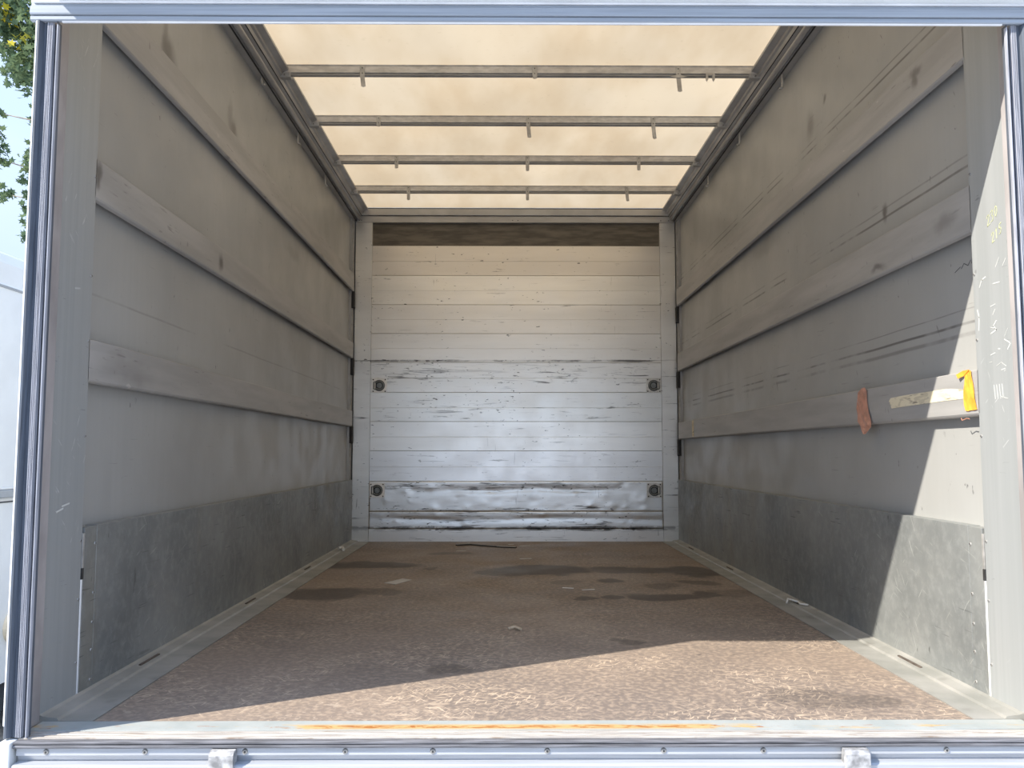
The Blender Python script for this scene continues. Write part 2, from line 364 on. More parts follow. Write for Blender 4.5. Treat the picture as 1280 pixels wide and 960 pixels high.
# ------------------------------------------------------------------ mesh helpers
def link(o, parent=None):
    C.objects.link(o)
    if parent is not None: o.parent = parent
    return o
def obj(name, bm, mat, parent=None, smooth=False):
    me = bpy.data.meshes.new(name)
    bmesh.ops.recalc_face_normals(bm, faces=bm.faces)
    bm.to_mesh(me); bm.free()
    me.materials.append(M[mat])
    if smooth:
        for p in me.polygons: p.use_smooth = True
    return link(bpy.data.objects.new(name, me), parent)
def tag(o, label=None, cat=None, group=None, kind=None):
    if label: o['label'] = label
    if cat: o['category'] = cat
    if group: o['group'] = group
    if kind: o['kind'] = kind
    return o
def empty(name, loc=(0, 0, 0)):
    o = bpy.data.objects.new(name, None); o.empty_display_size = 0.05; o.location = loc
    return link(o)
def abox(bm, x0, x1, y0, y1, z0, z1, bev=0.0):
    vs = [bm.verts.new((x, y, z)) for z in (z0, z1) for y in (y0, y1) for x in (x0, x1)]
    fs = [(0, 1, 3, 2), (4, 6, 7, 5), (0, 4, 5, 1), (2, 3, 7, 6), (0, 2, 6, 4), (1, 5, 7, 3)]
    faces = [bm.faces.new([vs[i] for i in f]) for f in fs]
    if bev:
        es = list({ed for f in faces for ed in f.edges})
        bmesh.ops.bevel(bm, geom=es, offset=bev, segments=2, affect='EDGES', profile=0.5)
def box(name, mat, parent, x0, x1, y0, y1, z0, z1, bev=0.0):
    bm = bmesh.new(); abox(bm, x0, x1, y0, y1, z0, z1, bev)
    return obj(name, bm, mat, parent)
def aprism(bm, prof, axis, a, b):
    """closed polygon prof (two coordinates) extruded along axis from a to b"""
    def P(u, v, w):
        return {'x': (w, u, v), 'y': (u, w, v), 'z': (u, v, w)}[axis]
    A = [bm.verts.new(P(u, v, a)) for u, v in prof]
    B = [bm.verts.new(P(u, v, b)) for u, v in prof]
    n = len(prof)
    for i in range(n):
        j = (i + 1) % n
        bm.faces.new((A[i], A[j], B[j], B[i]))
    bm.faces.new(A[::-1]); bm.faces.new(B)
def prism(name, mat, parent, prof, axis, a, b, smooth=False):
    bm = bmesh.new(); aprism(bm, prof, axis, a, b)
    return obj(name, bm, mat, parent, smooth)
def acyl(bm, p0, p1, r, n=12, r1=None):
    p0 = Vector(p0); p1 = Vector(p1); r1 = r if r1 is None else r1
    q = (p1 - p0).to_track_quat('Z', 'Y')
    A, B = [], []
    for i in range(n):
        a = 2 * math.pi * i / n; d = q @ Vector((math.cos(a), math.sin(a), 0))
        A.append(bm.verts.new(p0 + d * r)); B.append(bm.verts.new(p1 + d * r1))
    for i in range(n):
        j = (i + 1) % n
        bm.faces.new((A[i], A[j], B[j], B[i]))
    bm.faces.new(A[::-1]); bm.faces.new(B)
def cyl(name, mat, parent, p0, p1, r, n=12, r1=None):
    bm = bmesh.new(); acyl(bm, p0, p1, r, n, r1)
    return obj(name, bm, mat, parent)
def aribbon(bm, pts, w, nrm, th=0.0006):
    """flat stroke of width w following pts on a surface with normal nrm"""
    nrm = Vector(nrm)
    for a, b in zip(pts[:-1], pts[1:]):
        a = Vector(a); b = Vector(b); d = (b - a).normalized(); s = d.cross(nrm).normalized() * w / 2
        a = a - d * w * 0.3; b = b + d * w * 0.3
        v = [bm.verts.new(p + nrm * h) for h in (0, th) for p in (a - s, a + s, b + s, b - s)]
        for f in ((0, 1, 2, 3), (4, 7, 6, 5), (0, 4, 5, 1), (1, 5, 6, 2), (2, 6, 7, 3), (3, 7, 4, 0)):
            bm.faces.new([v[i] for i in f])
def screw(parent, p, nrm, r=0.006, mat='screw_grey', name='screw', hole=True):
    p = Vector(p); n = Vector(nrm)
    bm = bmesh.new(); acyl(bm, p - n * 0.001, p + n * 0.0025, r, 12, r * 0.7)
    s = obj(name, bm, mat, parent)
    if hole:
        bm = bmesh.new(); acyl(bm, p + n * 0.002, p + n * 0.003, r * 0.35, 8)
        obj('socket', bm, 'screw_dark', s)
    return s

WX = 1.21        # face of posts, rails and kick plates
PX = 1.245       # face of the recessed wall panels
OX = 1.275       # outer skin
YB = 4.332       # face of the bulkhead
ZR = 2.53        # roof sheet

# ------------------------------------------------------------------ ground
bm = bmesh.new(); abox(bm, -60, 60, -60, 80, -1.35, -1.20)
tag(obj('ground', bm, 'asphalt'), 'grey asphalt yard under the trucks', 'ground', kind='structure')

# ------------------------------------------------------------------ floor
fl = tag(empty('floor'), 'brown scratched plywood load floor with grey metal edge strips', 'floor', kind='structure')
o = box('floor_board', 'floor', fl, -1.077, 1.085, 0.1225, 1.583, -0.02, 0.0, 0.0012)
o = box('floor_board', 'floor', fl, -1.077, 1.085, 1.5855, YB, -0.02, 0.0, 0.0012)
box('subfloor', 'grey_trim', fl, -1.25, 1.25, 0.0, 4.40, -0.12, -0.021)
for s in (-1, 1):
    i = 1.078 if s < 0 else 1.086
    pr = [(s * i, -0.02), (s * i, 0.002), (s * 1.162, 0.002), (s * 1.166, 0.008), (s * 1.20, 0.012), (s * WX, 0.016), (s * WX, -0.02)]
    st = prism('floor_strip', 'strip', fl, pr, 'y', 0.123, YB)
    for y0, y1 in (((0.632, 0.773), (1.683, 1.821), (2.75, 2.88)) if s < 0 else ((0.588, 0.737), (1.66, 1.79), (2.718, 2.848), (3.71, 3.852))):
        bm = bmesh.new(); abox(bm, s * 1.178, s * 1.186, y0, y1, 0.009, 0.0135, 0.001)
        obj('lashing_slot', bm, 'slot_rust', st)
sp_ = box('sill_plate', 'sill_plate', fl, -1.20, 1.20, 0.052, 0.122, -0.02, 0.001, 0.0008)
bm = bmesh.new()
abox(bm, -1.19, 1.19, 0.0, 0.0515, -0.02, -0.003)
ridge = obj('sill_ridge', bm, 'sill_edge', fl)
for k in range(4): box('ridge_bar', 'sill_edge', ridge, -1.19, 1.19, 0.002 + k * 0.0128, 0.0105 + k * 0.0128, -0.0045, 0.0005, 0.001)

# ------------------------------------------------------------------ side walls
def side_wall(s, rails, post_y, kick_y, clip_y):
    nm = 'wall_left' if s < 0 else 'wall_right'
    wl_ = tag(empty(nm), ('left' if s < 0 else 'right') + ' side wall of the load box with grey panels and three rails', 'wall', kind='structure')
    N = (-s, 0, 0)
    def bx(name, mat, xa, xb, y0, y1, z0, z1, bev=0.0, par=wl_):
        a, b = sorted((s * xa, s * xb)); return box(name, mat, par, a, b, y0, y1, z0, z1, bev)
    bx('outer_skin', 'body_white', PX + 0.004, OX, 0.20, 4.40, -0.12, 2.60)
    bx('outer_frame', 'body_white', WX + 0.0065, 1.2215, 0.0185, 0.093, -0.12, 2.60)
    bx('outer_frame', 'body_white', 1.2375, 1.247, 0.10, 0.2005, -0.12, 2.60)
    # panels in the bays between the rails
    zs = [0.44] + [0.5 * (a + b) for a, b in rails] + [2.44]
    for z0, z1 in zip(zs[:-1], zs[1:]):
        bx('wall_panel', 'panel', PX, PX + 0.004, post_y[1] - 0.03, 4.27, z0, z1)
    # rails with a turned-under lower lip
    for z0, z1 in rails:
        pr = [(s * WX, z1 - 0.002), (s * WX, z0 + 0.005), (s * (WX + 0.003), z0), (s * (WX + 0.014), z0 - 0.003), (s * (WX + 0.014), z0), (s * (WX + 0.005), z0 + 0.004), (s * (WX + 0.004), z0 + 0.008), (s * (WX + 0.004), z1 - 0.004), (s * PX, z1 - 0.004), (s * PX, z1), (s * (WX + 0.002), z1)]
        prism('rail_board', 'board', wl_, pr, 'y', post_y[1] - 0.004, 4.275)
        bx('end_block', 'dark_slot', WX - 0.002, PX, 4.268, 4.318, z0 - 0.125, z0 - 0.004, 0.002)
    # end channel in the bulkhead corner
    bx('end_channel', 'frame_alu', WX + 0.012, PX, 4.30, YB, 0.0, 2.42, 0.001)
    bx('end_strip', 'rail_alu', WX + 0.018, PX, 4.262, 4.272, 0.455, 2.42)
    # kick plate and its hinged end strip
    kz = 0.455
    a, b = kick_y
    bx('kick_plate', 'kick', WX, PX, b + 0.0015, 4.326, 0.006, kz, 0.0012)
    es_ = bx('kick_end_strip', 'kick', WX, PX, a, b, 0.006, kz - 0.002, 0.001)
    for z in (0.405, 0.27, 0.19, 0.115, 0.035):
        screw(es_, (s * WX, b - 0.009, z), N, 0.0055)
    # post with screws, reveal and slide rod
    p = bx('corner_post', 'post', WX, 1.237, post_y[0], post_y[1], -0.002, 2.40, 0.0015)
    for z in (1.42, 1.14, 0.96, 0.70, 0.42, 0.265, 0.10):
        screw(p, (s * WX, post_y[1] - 0.009, z), N, 0.0045)
    bx('door_reveal', 'reveal_mauve', WX - 0.006, WX + 0.006, 0.0185, post_y[0] - 0.001, -0.002, 2.40, 0.002)
    ym = 0.5 * (post_y[1] + a)
    r = cyl('slide_rod', 'rod_bright', wl_, (s * (WX + 0.002), ym, 0.004), (s * (WX + 0.002), ym, 0.335), 0.0032, 8)
    bx('latch_bar', 'clip_steel', WX - 0.001, WX + 0.008, ym - 0.003, ym + 0.007, 0.345, 0.438, 0.001)
    bx('latch_stop', 'screw_dark', WX - 0.002, WX + 0.006, ym - 0.004, ym + 0.006, 0.315, 0.345, 0.001)
    for y, z in clip_y:
        bm = bmesh.new()
        a_, b_ = sorted((s * (WX + 0.004), s * (WX + 0.010)))
        abox(bm, a_, b_, y - 0.008, y + 0.008, z - 0.02, 2.415, 0.001)
        a_, b_ = sorted((s * (WX - 0.008), s * (WX + 0.006)))
        abox(bm, a_, b_, y - 0.008, y + 0.008, z - 0.026, z - 0.018, 0.001)
        obj('tarp_clip', bm, 'clip_steel', wl_)
    # door seal: outer lip, dark channel, pale ribbed strip, dark channel, inner lip
    X = lambda v: s * v
    seal = prism('rubber_seal', 'rubber_dark', wl_, [(X(1.2215), 0.012), (X(1.2215), -0.004), (X(1.2165), -0.010), (X(1.212), -0.010), (X(1.206), 0.004), (X(1.197), 0.002), (X(1.197), 0.013), (X(1.1735), 0.014), (X(1.1732), 0.0), (X(1.1725), -0.002), (X(1.171), -0.002), (X(1.171), 0.018), (X(1.2215), 0.018)], 'z', 0.002, 1.7125)
    bm = bmesh.new()
    for k in range(4):
        x0 = 1.1965 - k * 0.0036
        aprism(bm, [(X(x0), 0.012), (X(x0), 0.003), (X(x0 - 0.0006), -0.0010), (X(x0 - 0.0020), -0.0010), (X(x0 - 0.0026), 0.004), (X(x0 - 0.0036), 0.006), (X(x0 - 0.0036), 0.012)], 'z', 0.002, 1.712)
    tag(obj('ribbed_insert', bm, 'rubber_pale', seal), kind='stuff')
    prism('outer_lip', 'lip_white', seal, [(X(1.2225), 0.010), (X(1.2225), -0.006), (X(1.217), -0.011), (X(1.216), -0.0105), (X(1.2213), -0.005), (X(1.2213), 0.010)], 'z', 0.03, 1.7115)
    prism('inner_lip', 'rubber_pale', seal, [(X(1.1722), -0.0035), (X(1.1702), -0.0035), (X(1.1692), 0.000), (X(1.1692), 0.006), (X(1.1708), 0.006), (X(1.1708), -0.001)], 'z', 0.002, 1.705)
    return wl_
LR = ((0.850, 0.966), (1.360, 1.474), (1.865, 1.990))
RR = ((0.757, 0.880), (1.262, 1.392), (1.753, 1.875))
wall_l = side_wall(-1, LR, (0.118, 0.302), (0.315, 0.384), ((1.845, 2.40), (2.541, 2.374), (3.251, 2.365)))
wall_r = side_wall(1, RR, (0.094, 0.266), (0.278, 0.345), ((1.798, 2.367), (2.522, 2.368), (3.25, 2.37)))

# ------------------------------------------------------------------ bulkhead
wb = tag(empty('wall_back', (0, YB, 0)), 'pale aluminium plank bulkhead at the far end of the box', 'wall', kind='structure')
def wbox(name, mat, x0, x1, y0, y1, z0, z1, bev=0.0, par=None):
    o = box(name, mat, par or wb, x0, x1, y0 - YB, y1 - YB, z0, z1, bev)
    if par is not None: pass
    return o
edges = [2.225, 1.996, 1.772, 1.552, 1.333, 1.107, 0.888, 0.670, 0.444, 0.220, 0.094]
tints = [(0.86, 0.82, 0.77), (1.0, 0.98, 0.94), (0.95, 0.93, 0.90), (0.96, 0.945, 0.92), (0.94, 0.935, 0.92), (0.95, 0.955, 0.945), (1.0, 1.0, 0.99), (0.95, 0.96, 0.98), (0.92, 0.94, 0.96), (0.91, 0.93, 0.955)]  # top plank's darker, browner tint puts shade into the colour, besides some dirt
rnd = random.Random(3)
dents = [(rnd.uniform(-1.0, 1.05), rnd.uniform(0.11, 0.43), rnd.uniform(0.010, 0.035), rnd.uniform(-0.0019, 0.0016)) for _ in range(150)]
def dent(x, z):
    d = 0.0
    if 0.222 < z < 0.442:
        c = 0.372 + 0.006 * math.sin(x * 3.1 + 1) + 0.003 * math.sin(x * 11)
        amp = 0.0045 * min(1, max(0, (x + 0.85) / 0.5)) * min(1, max(0, (0.95 - x) / 0.3))
        t = z - c
        d += amp * (math.exp(-(t / 0.035) ** 2) if t > 0 else math.exp(-(t / 0.018) ** 2))
    if 0.1 < z < 0.218:
        t = z - (0.165 + 0.008 * math.sin(x * 4))
        d += 0.004 * math.exp(-(t / 0.022) ** 2) * (0.7 + 0.3 * math.sin(x * 7))
    for cx, cz, r, a in dents:
        q = ((x - cx) ** 2 * 0.6 + (z - cz) ** 2 * 1.4) / r ** 2
        if q < 6: d += a * math.exp(-q)
    return d
for k in range(len(edges) - 1):
    z1, z0 = edges[k] - 0.0008, edges[k + 1] + 0.0008
    zm = z0 + (z1 - z0) * 0.47
    bm = bmesh.new()
    nx = 1 if z1 > 0.5 else 220
    rows = []
    if nx == 1: zz = [z0, z0 + 0.0012, zm - 0.003, zm - 0.0012, zm + 0.0012, zm + 0.003, z1 - 0.0012, z1]
    else: zz = [z0, z0 + 0.002] + [z0 + 0.002 + (z1 - z0 - 0.004) * q / 24 for q in range(1, 24)] + [z1 - 0.002, z1]
    for z in zz:
        base = 0.0
        if nx == 1 and z in (zm - 0.0012, zm + 0.0012): base = 0.002
        if z in (zz[0], zz[-1]): base = 0.0018
        row = []
        for i in range(nx + 1):
            x = -1.086 + (1.098 + 1.086) * i / nx
            row.append(bm.verts.new((x, base + (dent(x, z) if nx > 1 and base == 0 else 0), z)))
        rows.append(row)
    for a, b in zip(rows[:-1], rows[1:]):
        for i in range(nx): bm.faces.new((a[i], a[i + 1], b[i + 1], b[i]))
    # back and returns
    bk = [[bm.verts.new((x, 0.03, z)) for x in (-1.086, 1.098)] for z in (z0, z1)]
    bm.faces.new((bk[0][0], bk[0][1], bk[1][1], bk[1][0]))
    bm.faces.new(rows[0] + bk[0][::-1]); bm.faces.new(rows[-1][::-1] + bk[1])
    bm.faces.new([r[0] for r in rows][::-1] + [bk[0][0], bk[1][0]]); bm.faces.new([r[-1] for r in rows] + [bk[1][1], bk[0][1]])
    o = obj('plank', bm, 'plank', wb, nx > 1)
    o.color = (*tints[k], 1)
o = wbox('base_board', 'plank', -1.086, 1.098, YB - 0.004, YB + 0.03, 0.0, 0.0925, 0.001); o.color = (1, 1, 1, 1)
o = wbox('frame_post', 'plank', -1.212, -1.0875, YB - 0.006, YB + 0.03, 0.0, 2.402, 0.0012); o.color = (0.92, 0.915, 0.9, 1)
o = wbox('frame_post', 'plank', 1.0995, 1.214, YB - 0.006, YB + 0.03, 0.0, 2.402, 0.0012); o.color = (0.92, 0.915, 0.9, 1)
wbox('dark_upper_panel', 'slot_panel', -1.09, 1.10, YB + 0.022, YB + 0.03, 2.215, 2.41)
wbox('backing', 'grey_trim', -OX, OX, YB + 0.031, YB + 0.075, -0.12, 2.60)
hd = wbox('head_rail', 'frame_alu', -1.21, 1.214, YB - 0.008, YB + 0.03, 2.403, 2.452, 0.0015)
wbox('head_rail', 'rail_alu', -1.19, 1.194, YB - 0.022, YB + 0.03, 2.455, 2.505, 0.004)
wbox('head_gasket', 'dark_slot', -1.15, 1.15, YB - 0.016, YB + 0.03, 2.505, 2.512)
for x in (-1.185, -1.17, -0.02, 0.02, 1.11, 1.17):
    screw(hd, (x, -0.008, 2.42), (0, -1, 0), 0.0045, 'screw_dark', hole=False)

# ------------------------------------------------------------------ roof
ce = tag(empty('ceiling'), 'translucent cream tarpaulin roof with grey side rails', 'ceiling', kind='structure')
bm = bmesh.new()
NXT, NYT = 40, 110
g = []
BY = [0.11, 0.73, 1.35, 1.971, 2.589, 3.222, 3.829, 4.33]
for j in range(NYT + 1):
    y = 0.02 + (4.36 - 0.02) * j / NYT
    # the sheet lies on the bows and bellies up a little between them
    ph = 0
    for a, b in zip(BY[:-1], BY[1:]):
        if a <= y <= b: ph = math.sin(math.pi * (y - a) / (b - a))
    row = []
    for i in range(NXT + 1):
        x = -1.2 + 2.4 * i / NXT
        z = ZR + 0.022 * ph + 0.006 * ph * math.sin(x * 5.0 + y * 3.3) + 0.004 * ph * math.sin(x * 13 - y * 6)
        row.append(bm.verts.new((x, y, z)))
    g.append(row)
for a, b in zip(g[:-1], g[1:]):
    for i in range(NXT): bm.faces.new((a[i], a[i + 1], b[i + 1], b[i]))
obj('tarpaulin', bm, 'tarp', ce, True)
for s in (-1, 1):
    X = lambda v: s * v
    rail = prism('side_rail', 'rail_alu', ce, [(X(1.25), 2.415), (X(1.206), 2.415), (X(1.206), 2.44), (X(1.165), 2.455), (X(1.160), 2.470), (X(1.150), 2.474), (X(1.150), 2.490), (X(1.122), 2.500), (X(1.122), 2.512), (X(1.15), 2.527), (X(1.25), 2.56)], 'y', 0.06, YB)
    bm = bmesh.new(); acyl(bm, (X(1.192), 0.06, 2.432), (X(1.192), YB, 2.432), 0.014, 14)
    obj('round_bead', bm, 'rail_alu', rail, True)
    prism('rail_groove', 'dark_slot', rail, [(X(1.175), 2.452), (X(1.166), 2.454), (X(1.166), 2.462), (X(1.175), 2.462)], 'y', 0.06, YB)
    prism('rail_groove', 'dark_slot', rail, [(X(1.2065), 2.4135), (X(1.214), 2.4135), (X(1.214), 2.418), (X(1.2065), 2.418)], 'y', 0.06, YB)

bow_y = (1.971, 2.589, 3.222, 3.829)
bow_labels = ('roof bow nearest the door opening, with a twin hook near its right end',
              'second roof bow from the door opening with two hanging clips',
              'third roof bow from the door opening, short clips below it',
              'roof bow closest to the bulkhead, the farthest of the four')
clips = (((-0.765, 0.055), (0.069, 0.012), (0.766, 0.075)), ((-0.779, 0.008), (0.054, 0.07), (0.751, 0.075)),
         ((-0.761, 0.03), (0.065, 0.045), (0.768, 0.04)), ((-0.755, 0.05), (0.08, 0.05), (0.779, 0.055)))
for k, y in enumerate(bow_y):
    bw = tag(empty('roof_bow', (0, y, 2.475)), bow_labels[k], 'roof bow', 'roof bows under the tarpaulin')
    # local coordinates: y=0, z=0 at the bottom of the bow; the upright face looks at the door
    prism('bow_beam', 'bow_alu', bw, [(-0.014, 0.015), (-0.014, 0.050), (0.014, 0.050), (0.014, 0.015)], 'x', -1.15, 1.15)
    prism('bow_flange', 'bow_alu', bw, [(-0.018, 0.0495), (-0.018, 0.053), (0.018, 0.053), (0.018, 0.0495)], 'x', -1.13, 1.13)
    prism('lower_lip', 'rail_alu', bw, [(-0.004, 0.0), (-0.011, 0.004), (-0.006, 0.015), (0.010, 0.015), (0.012, 0.003), (0.006, 0.0)], 'x', -1.13, 1.13)
    for s in (-1, 1):
        car = box('carriage', 'rail_alu', bw, min(s * 1.11, s * 1.165), max(s * 1.11, s * 1.165), -0.020, 0.020, -0.010, 0.014, 0.004)
        screw(car, (s * 1.14, -0.0205, 0.0), (0, -1, 0), 0.006)
    for x, dz in clips[k]:
        cl = box('clip', 'clip_steel', bw, x - 0.012, x + 0.012, -0.0185, -0.0145, -0.004, 0.048, 0.001)
        tx = 0.006 if dz > 0.05 else 0.0
        bm = bmesh.new(); aprism(bm, [(x - 0.011, -0.002), (x + 0.011, -0.002), (x + 0.011 + tx, -dz), (x + tx, -dz - 0.004), (x - 0.010 + tx, -dz)], 'y', -0.0175, -0.0150)
        obj('clip_tongue', bm, 'clip_steel', cl)
        for z in (0.036, 0.010):
            screw(cl, (x, -0.0185, z), (0, -1, 0), 0.003, 'screw_dark', 'clip_hole', False)
    if k == 0:
        x = 0.766
        bm = bmesh.new(); aprism(bm, [(x - 0.04, -0.004), (x - 0.012, 0.004), (x + 0.012, 0.004), (x + 0.04, -0.004), (x + 0.012, -0.010), (x - 0.012, -0.010)], 'y', -0.0215, -0.019)
        obj('wing_clamp', bm, 'clip_steel', bw)
        tw = box('twin_hook', 'clip_steel', bw, 0.90, 0.940, -0.020, -0.0145, 0.002, 0.012, 0.001)
        for x in (0.904, 0.936):
            bm = bmesh.new(); aprism(bm, [(x - 0.006, 0.012), (x + 0.006, 0.012), (x + 0.006, -0.018), (x, -0.028), (x - 0.006, -0.018)], 'y', -0.021, -0.0155)
            obj('hook_prong', bm, 'clip_steel', tw)

# ------------------------------------------------------------------ door frame: header and sill
hdr = tag(empty('trim_1', (0, 0, 1.71)), 'pale blue grey header with rubber seal above the door opening', 'door header', kind='structure')
HZ = 1.71
def hprism(name, mat, prof, a=-1.235, b=1.26, par=hdr):
    return prism(name, mat, par, [(y, z - HZ) for y, z in prof], 'x', a, b)
hprism('header_panel', 'body_white', [(0.0, 1.764), (-0.002, 1.80), (-0.002, 2.60), (0.055, 2.60), (0.055, 1.775), (0.012, 1.757), (0.004, 1.757)], -1.240, 1.262)
sl = hprism('header_seal', 'rubber_header', [(0.004, 1.713), (-0.006, 1.713), (-0.008, 1.7155), (-0.008, 1.7235), (-0.004, 1.7245), (-0.004, 1.7265), (-0.010, 1.7275), (-0.011, 1.731), (-0.011, 1.747), (-0.008, 1.750), (-0.005, 1.7505), (-0.005, 1.754), (-0.004, 1.757), (0.004, 1.757)], -1.236, 1.245)
hprism('seal_edge', 'lip_white', [(0.003, 1.7105), (-0.003, 1.7095), (-0.005, 1.713), (0.004, 1.713)], -1.16, 1.16)
hprism('upper_bead', 'lip_white', [(0.004, 1.7575), (-0.008, 1.758), (-0.0095, 1.761), (-0.008, 1.7635), (0.004, 1.764)], -1.23, 1.25)
hprism('rain_gutter', 'body_white', [(0.0, 1.806), (-0.064, 1.800), (-0.066, 1.820), (0.0, 1.830)], -1.21, 1.262)

sill = tag(empty('trim_2', (0, 0, 0)), 'ribbed aluminium rear sill with rubber seal, screws and two hinge brackets', 'sill', kind='structure')
def sprism(name, mat, prof, a, b, par=sill): return prism(name, mat, par, prof, 'x', a, b)
sprism('sill_seal', 'rubber_sill', [(0.0, -0.002), (-0.014, -0.0015), (-0.020, -0.004), (-0.020, -0.0065), (-0.0165, -0.0085), (-0.0215, -0.011), (-0.0215, -0.0145), (-0.016, -0.0175), (0.0, -0.0175)], -1.19, 1.25)
pf = sprism('sill_profile', 'profile_alu', [(0.0, -0.0178), (-0.012, -0.0178), (-0.0135, -0.0335), (-0.011, -0.0348), (-0.0065, -0.0355), (-0.0025, -0.048), (-0.026, -0.050), (-0.031, -0.053), (-0.031, -0.064), (-0.025, -0.066), (-0.025, -0.12), (0.0, -0.12)], -1.185, 1.25)
for x in (-1.117, -0.892, -0.664, -0.435, -0.235, 0.027, 0.294, 0.523, 0.70 + 0.245, 1.16):
    screw(pf, (x, -0.0132, -0.026), (0, -1, 0), 0.0072, 'screw_grey')
for x in (-0.71, 0.73):
    bm = bmesh.new()
    aprism(bm, [(-0.012, -0.017), (-0.034, -0.019), (-0.042, -0.026), (-0.042, -0.12), (-0.012, -0.12)], 'x', x - 0.0275, x + 0.0275)
    bk = obj('hinge_bracket', bm, 'bracket_steel', sill)
    cyl('hinge_pin', 'grey_trim', bk, (x - 0.036, -0.030, -0.088), (x + 0.036, -0.030, -0.088), 0.007, 10)
for s in (-1, 1):
    box('corner_casting', 'body_white', sill, min(s * 1.192, s * 1.222), max(s * 1.192, s * 1.222), -0.03, 0.02, -0.13, -0.002, 0.003)
box('rear_crossmember', 'grey_trim', sill, -1.2, 1.2, 0.0, 0.08, -0.30, -0.121, 0.004)

# ------------------------------------------------------------------ lashing rings on the bulkhead
def lashing_ring(x, z, d, label):
    """d: which side the hinge bar of the ring sits on"""
    r = tag(empty('lashing_ring', (x, YB, z)), label, 'lashing ring', 'lashing rings on the bulkhead')
    box('plate', 'ring_plate_bright' if d < 0 else 'ring_plate', r, -0.056, 0.056, -0.004, 0.002, -0.054, 0.054, 0.0015)
    bm = bmesh.new()
    n = 24; h = -0.0052
    pts = []
    for i in range(n + 1):
        a = -math.pi * 0.70 + 1.40 * math.pi * i / n
        pts.append((-d * math.cos(a) * 0.042 * -1 * -1, math.sin(a) * 0.042))
    pts = [(-d * math.cos(-math.pi * 0.72 + 1.44 * math.pi * i / n) * 0.042, math.sin(-math.pi * 0.72 + 1.44 * math.pi * i / n) * 0.042) for i in range(n + 1)]
    pts += [(d * 0.044, 0.028), (d * 0.044, -0.028)]
    aprism(bm, pts, 'y', -0.0055, -0.001)
    obj('recess', bm, 'ring_dark', r)
    bm = bmesh.new()
    acyl(bm, (-d * 0.003, -0.0095, 0), (-d * 0.003, -0.004, 0), 0.019, 20, 0.022)
    obj('boss', bm, 'ring_metal', r, False)
    bm = bmesh.new()
    prev = None; R, rr = 0.031, 0.0048
    ring_pts = [(-d * math.cos(a) * R - d * 0.003, math.sin(a) * R) for a in [-2.1 + 4.2 * i / 20 for i in range(21)]]
    ring_pts = [(d * 0.030, -0.022)] + ring_pts + [(d * 0.030, 0.022)]
    for a, b in zip(ring_pts[:-1], ring_pts[1:]):
        acyl(bm, (a[0], -0.0085, a[1]), (b[0], -0.0085, b[1]), rr, 8)
    obj('d_ring', bm, 'ring_metal', r)
    bm = bmesh.new(); acyl(bm, (d * 0.032, -0.008, -0.026), (d * 0.032, -0.008, 0.026), 0.0055, 8)
    obj('hinge_bar', bm, 'ring_plate', r)
    for sx in (-1, 1):
        for sz in (-1, 1):
            screw(r, (sx * 0.045, -0.004, sz * 0.044), (0, -1, 0), 0.0055, 'screw_dark', 'bolt', False)
lashing_ring(-1.021, 1.158, -1, 'upper left lashing ring set in a bright square plate')
lashing_ring(1.040, 1.159, 1, 'upper right lashing ring on the bulkhead, level with the bright plate one')
lashing_ring(-1.028, 0.377, -1, 'lower left lashing ring, above the dented bottom planks')
lashing_ring(1.035, 0.376, 1, 'lower right lashing ring beside the right bulkhead post')

# ------------------------------------------------------------------ tape on the right wall
def sheet(name, mat, outline_rows, off, label, cat, amp=0.004, seed=1):
    """crumpled strip of tape: rows of (y_left, y_right, z), standing off the rail by off(z)"""
    rr = random.Random(seed); bm = bmesh.new(); nn = 5; front = []; back = []
    for (ya, yb, z) in outline_rows:
        fr, bk_ = [], []
        for i in range(nn + 1):
            y = ya + (yb - ya) * i / nn; jx = rr.uniform(0, amp); dz = rr.uniform(-0.002, 0.002)
            x = WX - off(z) - jx
            fr.append(bm.verts.new((x, y, z + dz))); bk_.append(bm.verts.new((x + 0.0007, y, z + dz)))
        front.append(fr); back.append(bk_)
    for L, fl_ in ((front, 0), (back, 1)):
        for a, b in zip(L[:-1], L[1:]):
            for i in range(nn): bm.faces.new((a[i], a[i + 1], b[i + 1], b[i]))
    for a, b in ((front[0], back[0]), (front[-1], back[-1])):
        for i in range(nn): bm.faces.new((a[i], a[i + 1], b[i + 1], b[i]))
    for i in (0, nn):
        for q in range(len(front) - 1): bm.faces.new((front[q][i], front[q + 1][i], back[q + 1][i], back[q][i]))
    return tag(obj(name, bm, mat), label, cat)
sheet('packing_tape', 'tape_brown', [(1.010, 0.975, 0.886), (1.035, 0.962, 0.872), (1.052, 0.966, 0.845), (1.052, 0.962, 0.815), (1.048, 0.945, 0.79), (1.040, 0.932, 0.767), (1.022, 0.926, 0.752), (1.012, 0.93, 0.742), (0.992, 0.95, 0.730), (0.985, 0.968, 0.722)],
      lambda z: 0.0008 + max(0, 0.79 - z) * 0.12, 'crumpled brown tape strip hanging over the lower right rail', 'tape', 0.006, 3)
sheet('packing_tape', 'tape_orange', [(0.325, 0.290, 0.881), (0.323, 0.289, 0.865), (0.327, 0.284, 0.845), (0.334, 0.281, 0.825), (0.336, 0.278, 0.805), (0.332, 0.275, 0.787), (0.325, 0.270, 0.770)],
      lambda z: 0.0022, 'sunlit orange tape piece at the door end of the rail', 'tape', 0.002, 5)
